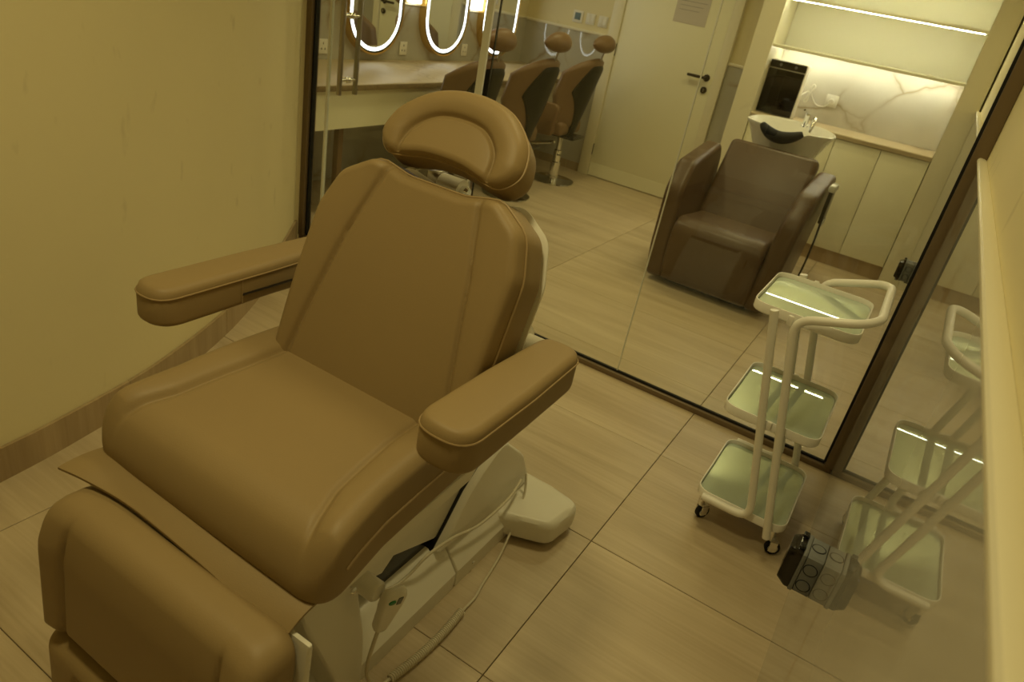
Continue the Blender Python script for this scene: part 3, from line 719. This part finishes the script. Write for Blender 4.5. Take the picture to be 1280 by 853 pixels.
tube('piping', [bmx @ Vector((p[0] * 1.004, 0.24 + (p[1] - 0.24) * 1.004, 0.094)) for p in bo[::4]], 0.0028, 'stitch', back, 6, True)
bsh = np.array([[p[0] * 1.006, 0.24 + (p[1] - 0.24) * (1.026 if p[1] > 0.4 else 1.007)] for p in bo[::2]])
pad('back_shell', bsh, 0.014, 0.005, 'white', tc, bmx @ Matrix.Translation((0, 0, -0.0145)), centre=(0, 0.24), rings=14, rb=0.006)
# --- headrest: crescent pillow with a sunk centre panel
ht = math.radians(36)
XH = -0.810
hmx = plane((XH, 1.212, 1.096), (1, 0, 0), (0, math.sin(ht), math.cos(ht)))
P = [(0.170, 0.045), (0.153, 0.093), (0.104, 0.138), (0.055, 0.158), (0, 0.165), (-0.055, 0.158), (-0.104, 0.138), (-0.153, 0.093), (-0.170, 0.045),
     (-0.163, 0.015), (-0.136, -0.006), (-0.097, -0.003), (-0.05, 0.007), (0, 0.010), (0.05, 0.007), (0.097, -0.003), (0.136, -0.006), (0.163, 0.015)]
ho = resample(np.array([list(v)[:2] for v in spline([(a, b, 0) for a, b in P], 6, True)]), 360)
ip = [(-0.110, -0.02), (-0.109, 0.030), (-0.094, 0.064), (-0.056, 0.093), (0, 0.102), (0.056, 0.093), (0.094, 0.064), (0.109, 0.030), (0.110, -0.02)]
ip = [tuple(v[:2]) for v in spline([(a, b, 0) for a, b in ip], 6)]
def head_h(XY, d):
    dd = dist_poly(XY, ip, False)
    poly = np.array(ip); x = XY[:, 0]; y = XY[:, 1]; inside = np.zeros(len(XY), bool); j = len(poly) - 1
    for i in range(len(poly)):
        c = ((poly[i, 1] > y) != (poly[j, 1] > y)) & (x < (poly[j, 0] - poly[i, 0]) * (y - poly[i, 1]) / (poly[j, 1] - poly[i, 1] + 1e-12) + poly[i, 0]); inside ^= c; j = i
    s = np.where(inside, -dd, dd)
    return 0.020 * (1 - np.exp(-np.clip(s, 0, None) / 0.020)) * (1 - np.exp(-d / 0.022)) - 0.005 * np.exp(-(dd / 0.005) ** 2) + np.where(inside, 0.006 * (1 - np.exp(-dd / 0.02)), 0)
head = pad('headrest', ho, 0.090, 0.016, 'leather', tc, hmx, head_h, centre=(0, 0.075), rings=84, rb=0.03)
tube('piping', [hmx @ Vector((p[0] * 1.006, 0.075 + (p[1] - 0.075) * 1.006, 0.074)) for p in ho[::3]], 0.0022, 'stitch', head, 6, True)
# headrest bracket
br = bpy.data.objects.new('headrest_bracket', None); COL.objects.link(br); br.parent = tc
XK = -0.878
tube('pivot', [(XK - 0.005, 1.262, 1.068), (XK + 0.050, 1.262, 1.068)], 0.025, 'white', br, 20)
lathe('knob', [(0.012, 0.0), (0.013, 0.012), (0.009, 0.018)], (XK + 0.050, 1.262, 1.068), 'chrome', br, 18, 'x')
tube('lever', [(XK + 0.062, 1.255, 1.068), (XK + 0.064, 1.24, 1.045), (XK + 0.064, 1.235, 0.99)], 0.0045, 'white', br)
box('clamp', (XK - 0.045, XK - 0.012, 1.255, 1.30, 1.03, 1.09), 'steel', br, bev=0.006)
box('slide_bar', (XK - 0.012, XK + 0.045, 1.288, 1.30, 0.86, 1.12), 'chrome', br, bev=0.003)
box('slide_housing', (XK + 0.062, XK + 0.115, 1.268, 1.31, 0.98, 1.05), 'black', br, bev=0.006)
# --- armrests
def armrest(x0, x1, y0, y1, ztop, T, taper, inner):
    """flat-topped pad, rounded blunt front, sides bowed; thicker at the front"""
    w2 = (x1 - x0) / 2; xm = (x0 + x1) / 2
    o = rounded([(-w2, 0.0, 0.05), (w2, 0.0, 0.05), (w2 * 1.0, (y1 - y0) * 0.5, 0.3), (w2 * 0.85, y1 - y0, 0.045), (-w2 * 0.85, y1 - y0, 0.045), (-w2 * 1.0, (y1 - y0) * 0.5, 0.3)], 240)
    m = plane((xm, y0, ztop - T), (1, 0, 0), (0, 1, taper))
    a = pad('armrest', o, T, 0.016, 'leather', tc, m, None, rings=30, rb=0.012, crown=0.004, cr=0.05)
    tube('piping', [m @ Vector((p[0] * 1.01, (y1 - y0) / 2 + (p[1] - (y1 - y0) / 2) * 1.003, T - 0.018)) for p in o[::3]], 0.0019, 'stitch', a, 6, True)
    return a, m
la, lm = armrest(-1.250, -1.153, 0.752, 1.30, 0.835, 0.080, 0.0, 1)
xi = 0.0485
tube('seam', [lm @ Vector((xi * 1.01, 0.20, 0.004)), lm @ Vector((xi * 1.01, 0.20, 0.060))], 0.0014, 'stitch', la, 6)
tube('zip', [lm @ Vector((xi * 1.012, 0.20, 0.026)), lm @ Vector((xi * 1.01, 0.36, 0.024)), lm @ Vector((xi * 0.95, 0.52, 0.024))], 0.0028, 'dark_metal', la, 6)
ra, rm = armrest(-0.541, -0.430, 0.770, 1.20, 0.862, 0.080, 0.0, -1)
hub = lathe('arm_hub', [(0.038, 0.0), (0.040, 0.006), (0.040, 0.018), (0.026, 0.022), (0.026, 0.105)], (-0.610, 1.235, 0.800), 'white', tc, 28, 'x')
lathe('arm_hub', [(0.040, 0.0), (0.040, 0.02), (0.026, 0.022), (0.026, 0.085)], (-1.215, 1.235, 0.775), 'white', tc, 28, 'x')
# --- leg rest
LX, LW = -0.81, 0.277
lgm = plane((LX, 0.556, 0.548), (-1, 0, 0), (0, -0.06, -1))        # normal faces the viewer
lo = rounded([(-LW, 0.0, 0.05), (LW, 0.0, 0.05), (LW, 0.295, 0.02), (-LW, 0.295, 0.02)], 320)
llp = [(-0.195, -0.01), (-0.205, 0.1), (-0.212, 0.31)]; lrp = [(-a, b) for a, b in llp]
_lb = bolster(llp, lrp, 0.012, 0.02, 0.008, 0.006)
leg = pad('leg_rest', lo, 0.100, 0.032, 'leather', tc, lgm, lambda XY, d: _lb(XY, d) * np.clip(XY[:, 1] / 0.08, 0.15, 1), rings=70, efun=lambda XY: -0.022 * np.clip(1 - XY[:, 1] / 0.11, 0, 1) ** 2)
for s_ in (-1, 1): tube('piping', [lgm @ Vector((s_ * (LW + 0.0012), v, 0.066 - 0.03 * max(0, 1 - v / 0.13) ** 2)) for v in np.linspace(0.06, 0.285, 16)], 0.0026, 'stitch', leg, 6)
fm = plane((LX, 0.524, 0.250), (-1, 0, 0), (0, -0.06, -1))
fo = rounded([(-LW * 0.985, 0.006, 0.03), (LW * 0.985, 0.006, 0.03), (LW * 0.97, 0.22, 0.05), (-LW * 0.97, 0.22, 0.05)], 240)
fp = pad('foot_pad', fo, 0.088, 0.03, 'leather', tc, fm, groove([[(-0.16, 0.05), (0.16, 0.05)], [(-0.16, 0.05), (-0.20, 0.21)], [(0.16, 0.05), (0.20, 0.21)]], 0.006, 0.006), rings=50, crown=0.012, cr=0.06)
prism('leg_shell', [(0.5575, 0.532), (0.566, 0.530), (0.568, 0.520), (0.548, 0.10), (0.532, 0.05), (0.528, 0.06), (0.556, 0.525)], 'x', LX - 0.285, LX + 0.288, 'white', tc, bev=0.004)
# loose flap of leather between seat and leg rest
bm = bmesh.new(); G = []; nu, nv = 60, 14
for layer in (0, 1):
    g = []
    for j in range(nv + 1):
        row = []
        for i in range(nu + 1):
            u = i / nu; v = j / nv
            x = -1.105 + 0.555 * u - 0.020 * (1 - u) ** 3 * v - 0.012 * u ** 4 * v
            y = 0.66 - (0.112 + 0.028 * math.exp(-(u / 0.16) ** 2) + 0.012 * math.exp(-((u - 1) / 0.2) ** 2)) * v
            z = 0.566 + 0.010 * math.sin(v * 2.6) - 0.010 * v - 0.006 * v ** 4 + 0.006 * math.sin(u * 5.2 + 0.6) * v - 0.030 * v ** 3 * u ** 6 + 0.010 * math.exp(-((u - 0.06) / 0.09) ** 2) * v
            row.append(bm.verts.new((x, y, z - 0.005 * layer)))
        g.append(row)
    G.append(g)
for g in G:
    for j in range(nv):
        for i in range(nu): bm.faces.new((g[j][i], g[j][i + 1], g[j + 1][i + 1], g[j + 1][i]))
for j in range(nv):
    for i in (0, nu): bm.faces.new((G[0][j][i], G[0][j + 1][i], G[1][j + 1][i], G[1][j][i]))
for i in range(nu):
    for j in (0, nv): bm.faces.new((G[0][j][i], G[0][j][i + 1], G[1][j][i + 1], G[1][j][i]))
obj('knee_flap', bm, 'leather', tc, smooth=50)
# --- white base
BXL, BXR = -1.04, -0.655
bsec = [(BXL, 0.0), (BXL, 0.055), (BXL + 0.05, 0.125), (BXL + 0.07, 0.135), (BXR - 0.07, 0.135), (BXR - 0.05, 0.125), (BXR, 0.055), (BXR, 0.0)]
prism('base_beam', bsec, 'y', 0.70, 1.245, 'white', tc, bev=0.006)
prism('base_beam', bsec, 'y', 1.249, 1.60, 'white', tc, bev=0.006)
foot = rounded([(-1.175, 1.53, 0.05), (-1.06, 1.50, 0.05), (-0.98, 1.46, 0.02), (-0.71, 1.46, 0.02), (-0.635, 1.50, 0.05), (-0.525, 1.545, 0.05), (-0.505, 1.70, 0.05), (-0.62, 1.72, 0.05), (-1.07, 1.72, 0.05), (-1.185, 1.70, 0.05)], 120)
prism('base_foot', [tuple(p) for p in foot], 'z', 0.012, 0.098, 'white', tc, bev=0.022)
for x in (-1.14, -0.55): lathe('foot_caster', [(0.02, 0.0), (0.022, 0.004), (0.02, 0.013)], (x, 1.63, 0), 'black', tc, 20)
lower = [(1.675, 0.10), (1.66, 0.14), (1.605, 0.235), (1.58, 0.262), (1.475, 0.352), (1.45, 0.358), (1.42, 0.350), (1.36, 0.315), (1.305, 0.27), (1.245, 0.19), (1.20, 0.135), (1.55, 0.09)]
prism('lower_cover', lower, 'x', -1.005, -0.690, 'white', tc, bev=0.012)
upper = [(1.43, 0.345), (1.36, 0.54), (0.70, 0.52), (0.70, 0.40), (0.777, 0.286), (0.887, 0.236), (1.0, 0.199), (1.038, 0.227), (1.209, 0.160), (1.253, 0.160), (1.33, 0.24)]
prism('lift_arm', upper, 'x', -0.985, -0.722, 'white', tc, bev=0.004)
sh = spline([(0.640, 0.50, 0), (0.655, 0.40, 0), (0.705, 0.27, 0), (0.755, 0.13, 0), (0.765, 0.004, 0), (0.835, 0.004, 0), (0.835, 0.20, 0), (0.80, 0.38, 0), (0.80, 0.51, 0), (0.68, 0.515, 0)], 5, True)
prism('front_shield', [tuple(v[:2]) for v in sh], 'x', -1.075, -0.625, 'white', tc, bev=0.01)
box('slot', (-0.7215, -0.7195, 0.965, 0.985, 0.30, 0.315), 'black', tc)
prism('cover_gap_shade', [(1.40 + (a - 1.40) * 1.02 - 0.003, 0.23 + (b - 0.23) * 1.025) for a, b in lower if b > 0.12 and a < 1.5] + [(1.50, 0.30), (1.50, 0.13)], 'x', -1.0, -0.7135, 'black', tc)  # black prism stands in for the shade line along the lower cover's edge
box('notch_shade', (-0.98, -0.735, 0.97, 1.24, 0.1355, 0.26), 'black', tc)  # black box added as the shade in the notch under the lift arm
hk = lathe('handset_hook', [(0.020, 0.0), (0.022, 0.004), (0.022, 0.05), (0.018, 0.056)], (-0.628, 0.79, 0.42), 'white', tc, 24, 'x')
lathe('screw', [(0.006, 0.0), (0.008, 0.004), (0.005, 0.008)], (-0.60, 0.745, 0.445), 'chrome', tc, 14, 'x')
for y in (1.33,): lathe('screw', [(0.005, 0.0), (0.004, 0.003)], (-0.654, y, 0.03), 'white', tc, 12, 'x')
# --- handset with its cords
hd = thing('handset', 'white handset with green button hanging beside the treatment chair base', 'remote', None, (0, 0, 0))
hp = rounded([(-0.026, 0.0, 0.022), (0.026, 0.0, 0.022), (0.024, -0.06, 0.02), (0.014, -0.17, 0.012), (-0.014, -0.17, 0.012), (-0.024, -0.06, 0.02)], 80)
hmz = plane((-0.553, 0.812, 0.435), (0.45, 0.9, 0.0), (0.28, -0.15, 1.0))
pad('body', hp[::-1], 0.022, 0.008, 'white', hd, hmz, rings=12, rb=0.006)
bmn = bmesh.new(); add_lathe(bmn, [(0.0075, 0.0), (0.0075, 0.003), (0.006, 0.004)], (0, 0, 0), 20); bmesh.ops.transform(bmn, matrix=hmz @ Matrix.Translation((-0.008, -0.022, 0.021)), verts=bmn.verts); obj('button', bmn, 'green', hd, smooth=40)
bmn = bmesh.new(); add_box(bmn, 0.003, 0.013, -0.038, -0.010, 0.020, 0.0235, 0.001); bmesh.ops.transform(bmn, matrix=hmz, verts=bmn.verts); obj('display', bmn, 'screen', hd)
start = hmz @ Vector((0, -0.165, 0.01))
tube('lead', spline([start, (-0.585, 0.80, 0.20), (-0.60, 0.83, 0.10), (-0.60, 0.875, 0.03), (-0.600, 0.915, 0.014)], 8), 0.0045, 'cable', hd)
# coiled stretch on the floor
A, B = Vector((-0.600, 0.915, 0.0125)), Vector((-0.587, 1.185, 0.0125)); pts = []; turns = 46
for k in range(turns * 10 + 1):
    s = k / (turns * 10); a = 2 * math.pi * turns * s; c = A.lerp(B, s) + Vector((0.010 * math.sin(s * 3.1), 0, 0)); pts.append(c + Vector((math.cos(a), 0, math.sin(a))) * 0.0085)
tube('coiled_cord', pts, 0.0032, 'cable', hd, 6)
tube('lead', spline([B + Vector((0, 0, -0.004)), (-0.588, 1.25, 0.006), (-0.598, 1.30, 0.006), (-0.618, 1.42, 0.012), (-0.640, 1.52, 0.05), (-0.662, 1.60, 0.108), (-0.682, 1.625, 0.16)], 8), 0.0036, 'cable', hd)
cd2 = spline([(-0.683, 1.60, 0.15), (-0.665, 1.50, 0.15), (-0.672, 1.36, 0.14), (-0.685, 1.24, 0.165), (-0.69, 1.14, 0.175), (-0.70, 1.08, 0.145), (-0.71, 1.02, 0.142), (-0.76, 0.97, 0.142)], 8)
tube('mains_cable', cd2, 0.0042, 'cable', tc)

# ================================================================== TROLLEY
tr = thing('trolley', 'white three tier trolley with green glass trays by the glass wall', 'trolley', None, (0, 0, 0))
def tray(x0, x1, y0, y1, z):
    h = 0.030; o = rounded([(x0, y0, 0.05), (x1, y0, 0.05), (x1, y1, 0.05), (x0, y1, 0.05)], 96); c = o.mean(0)
    bm = bmesh.new(); n = len(o)
    def loop(s, zz): return [bm.verts.new((*(c + (p - c) * (1 - s / np.linalg.norm(p - c))), zz)) for p in o]
    Ls = [loop(0.004, z), loop(0, z + 0.004), loop(0, z + h), loop(0.001, z + h + 0.0015), loop(0.004, z + h + 0.0015), loop(0.005, z + h), loop(0.005, z + 0.010)]
    for a, b in zip(Ls, Ls[1:]):
        for k in range(n): bm.faces.new((a[k], a[(k + 1) % n], b[(k + 1) % n], b[k]))
    bm.faces.new(Ls[0][::-1]); bm.faces.new(Ls[-1])
    t = obj('tray', bm, 'white_metal', tr, smooth=40)
    gl = rounded([(x0 + 0.006, y0 + 0.006, 0.045), (x1 - 0.006, y0 + 0.006, 0.045), (x1 - 0.006, y1 - 0.006, 0.045), (x0 + 0.006, y1 - 0.006, 0.045)], 72)
    g = prism('glass_plate', [tuple(p) for p in gl], 'z', z + 0.0102, z + 0.0165, 'tray_glass', t)
    g['label'] = 'pale green glass plate'
Y0, Y1 = 2.012, 2.412
tray(-0.243, 0.052, Y0, Y1, 0.100)
tray(-0.258, 0.037, Y0, Y1, 0.428)
tray(-0.285, 0.020, Y0 + 0.03, Y1 + 0.0, 0.762)
RT = 0.0125
def lean(x, z): return x - 0.231 * z           # the tubes lean as they rise
f1, f2 = -0.028, 0.030
for yy, sgn in ((Y0 - RT - 0.001, -1), (Y1 + RT + 0.001, 1)):
    # first tube: runs along the bottom tray edge, turns up and climbs to the top tray
    tube('frame_tube', fillet([(-0.215, yy, 0.118), (lean(f1, 0.118), yy, 0.118), (lean(f1, 0.80), yy, 0.800)], 0.055), RT, 'white_metal', tr, 12)
# second pair: two posts joined by the push handle
fy, by = Y0 - RT - 0.001, Y1 + RT + 0.001
tube('handle_frame', fillet([(lean(f2, 0.082), fy, 0.082), (lean(f2, 0.795), fy, 0.795), (0.010, fy, 0.845), (0.050, fy + 0.05, 0.856), (0.046, by - 0.04, 0.860), (0.012, by, 0.850), (lean(f2, 0.795), by, 0.795), (lean(f2, 0.082), by, 0.082)], 0.05), RT, 'white_metal', tr, 12)
for z, x in ((0.785, -0.165), (0.45, -0.11)):
    for yy in (Y0 - 0.002, Y1 + 0.002): box('bracket', (x - 0.008, x + 0.008, yy - 0.006, yy + 0.006, z - 0.018, z + 0.012), 'white_metal', tr, bev=0.003)
for x, y, a in ((-0.215, Y0 + 0.03, 0.9), (0.022, Y0 + 0.03, 0.4), (-0.215, Y1 - 0.03, 2.0), (0.022, Y1 - 0.03, 1.1)):
    c = bpy.data.objects.new('caster', None); COL.objects.link(c); c.parent = tr; c.location = (x, y, 0); c.rotation_euler = (0, 0, a)
    lathe('wheel', [(0.010, -0.009), (0.022, -0.009), (0.025, -0.006), (0.025, 0.006), (0.022, 0.009), (0.010, 0.009)], (0.018, 0, 0.025), 'rubber', c, 24, 'y')
    lathe('wheel_cap', [(0.004, -0.012), (0.014, -0.0105), (0.016, -0.0092)], (0.018, 0, 0.025), 'white', c, 20, 'y')
    lathe('wheel_cap', [(0.016, 0.0092), (0.014, 0.0105), (0.004, 0.012)], (0.018, 0, 0.025), 'white', c, 20, 'y')
    tube('fork', [(0.0, 0, 0.099), (0.0, 0, 0.062), (0.008, 0, 0.054)], 0.011, 'chrome', c, 12)
    for s in (-1, 1): box('fork_plate', (0.002, 0.026, s * 0.0145 - 0.0015, s * 0.0145 + 0.0015, 0.018, 0.058), 'chrome', c)
    box('fork_bridge', (0.002, 0.026, -0.016, 0.016, 0.0535, 0.0585), 'chrome', c)

# ================================================================== WEATHERPROOF SOCKET BOXES ON THE RIGHT WALL
def socket_box(y, z, label):
    t = thing('socket_box', label, 'socket', 'grey weatherproof sockets on the right wall', (WX - 0.0005, y, z))
    hy, hz = 0.040, 0.052
    o = [tuple(p) for p in rounded([(-hy, -hz, 0.012), (hy, -hz, 0.012), (hy, hz, 0.012), (-hy, hz, 0.012)], 48)]
    prism('back_box', o, 'x', -0.034, 0.0, 'grey', t, bev=0.002)
    o2 = [(a * 1.06, b * 1.05) for a, b in o]
    prism('flange', o2, 'x', -0.043, -0.0345, 'grey', t, bev=0.002)
    lid = [tuple(p) for p in rounded([(-hy, -hz, 0.012), (hy, -hz, 0.012), (hy, hz, 0.012), (-hy, hz, 0.012)], 48)]
    bm = bmesh.new(); n = len(lid); Ls = []
    for x, s in ((-0.0435, 1.0), (-0.052, 1.0), (-0.070, 0.82), (-0.072, 0.78)): Ls.append([bm.verts.new((x, a * s, b * s)) for a, b in lid])
    for a, b in zip(Ls, Ls[1:]):
        for k in range(n): bm.faces.new((a[k], a[(k + 1) % n], b[(k + 1) % n], b[k]))
    bm.faces.new(Ls[0]); bm.faces.new(Ls[-1][::-1]); l = obj('lid', bm, 'smoke', t, smooth=30)
    box('latch', (-0.060, -0.044, -0.012, 0.012, -hz - 0.010, -hz - 0.001), 'grey', l, bev=0.002)
    for a in (-1, 1): box('hinge', (-0.056, -0.044, a * 0.022 - 0.008, a * 0.022 + 0.008, hz + 0.0005, hz + 0.009), 'black', l, bev=0.002)
    for b in (-0.024, 0.020):
        k = lathe('knockout', [(0.0128, -hy - 0.0014), (0.0132, -hy - 0.0002)], (-0.018, 0, b), 'grey', t, 20, 'y')
        tube('groove', [(-0.018 + 0.0142 * math.cos(q), -hy - 0.0003, b + 0.0142 * math.sin(q)) for q in [2 * math.pi * i / 24 for i in range(24)]], 0.0008, 'rubber', k, 5, True)
    k = lathe('knockout', [(0.0128, hz + 0.0002), (0.0124, hz + 0.0014)], (-0.018, 0.0, 0), 'grey', t, 20, 'z')
    tube('groove', [(-0.018 + 0.0142 * math.cos(q), 0.0142 * math.sin(q), hz + 0.0003) for q in [2 * math.pi * i / 24 for i in range(24)]], 0.0008, 'rubber', k, 5, True)
    prism('gasket', [(a * 1.01, b * 1.01) for a, b in o], 'x', -0.0348, -0.0342, 'rubber', t)
    for b in (-1,): box('mount_lug', (-0.012, 0.0, -0.008, 0.008, b * (hz + 0.006) - 0.0055, b * (hz + 0.006) + 0.0055), 'grey', t)
socket_box(1.400, 0.490, 'grey socket box with black lid on the marble, near the trolley')
socket_box(4.20, 0.485, 'grey socket box beyond the glass, low on the marble by the cabinets')
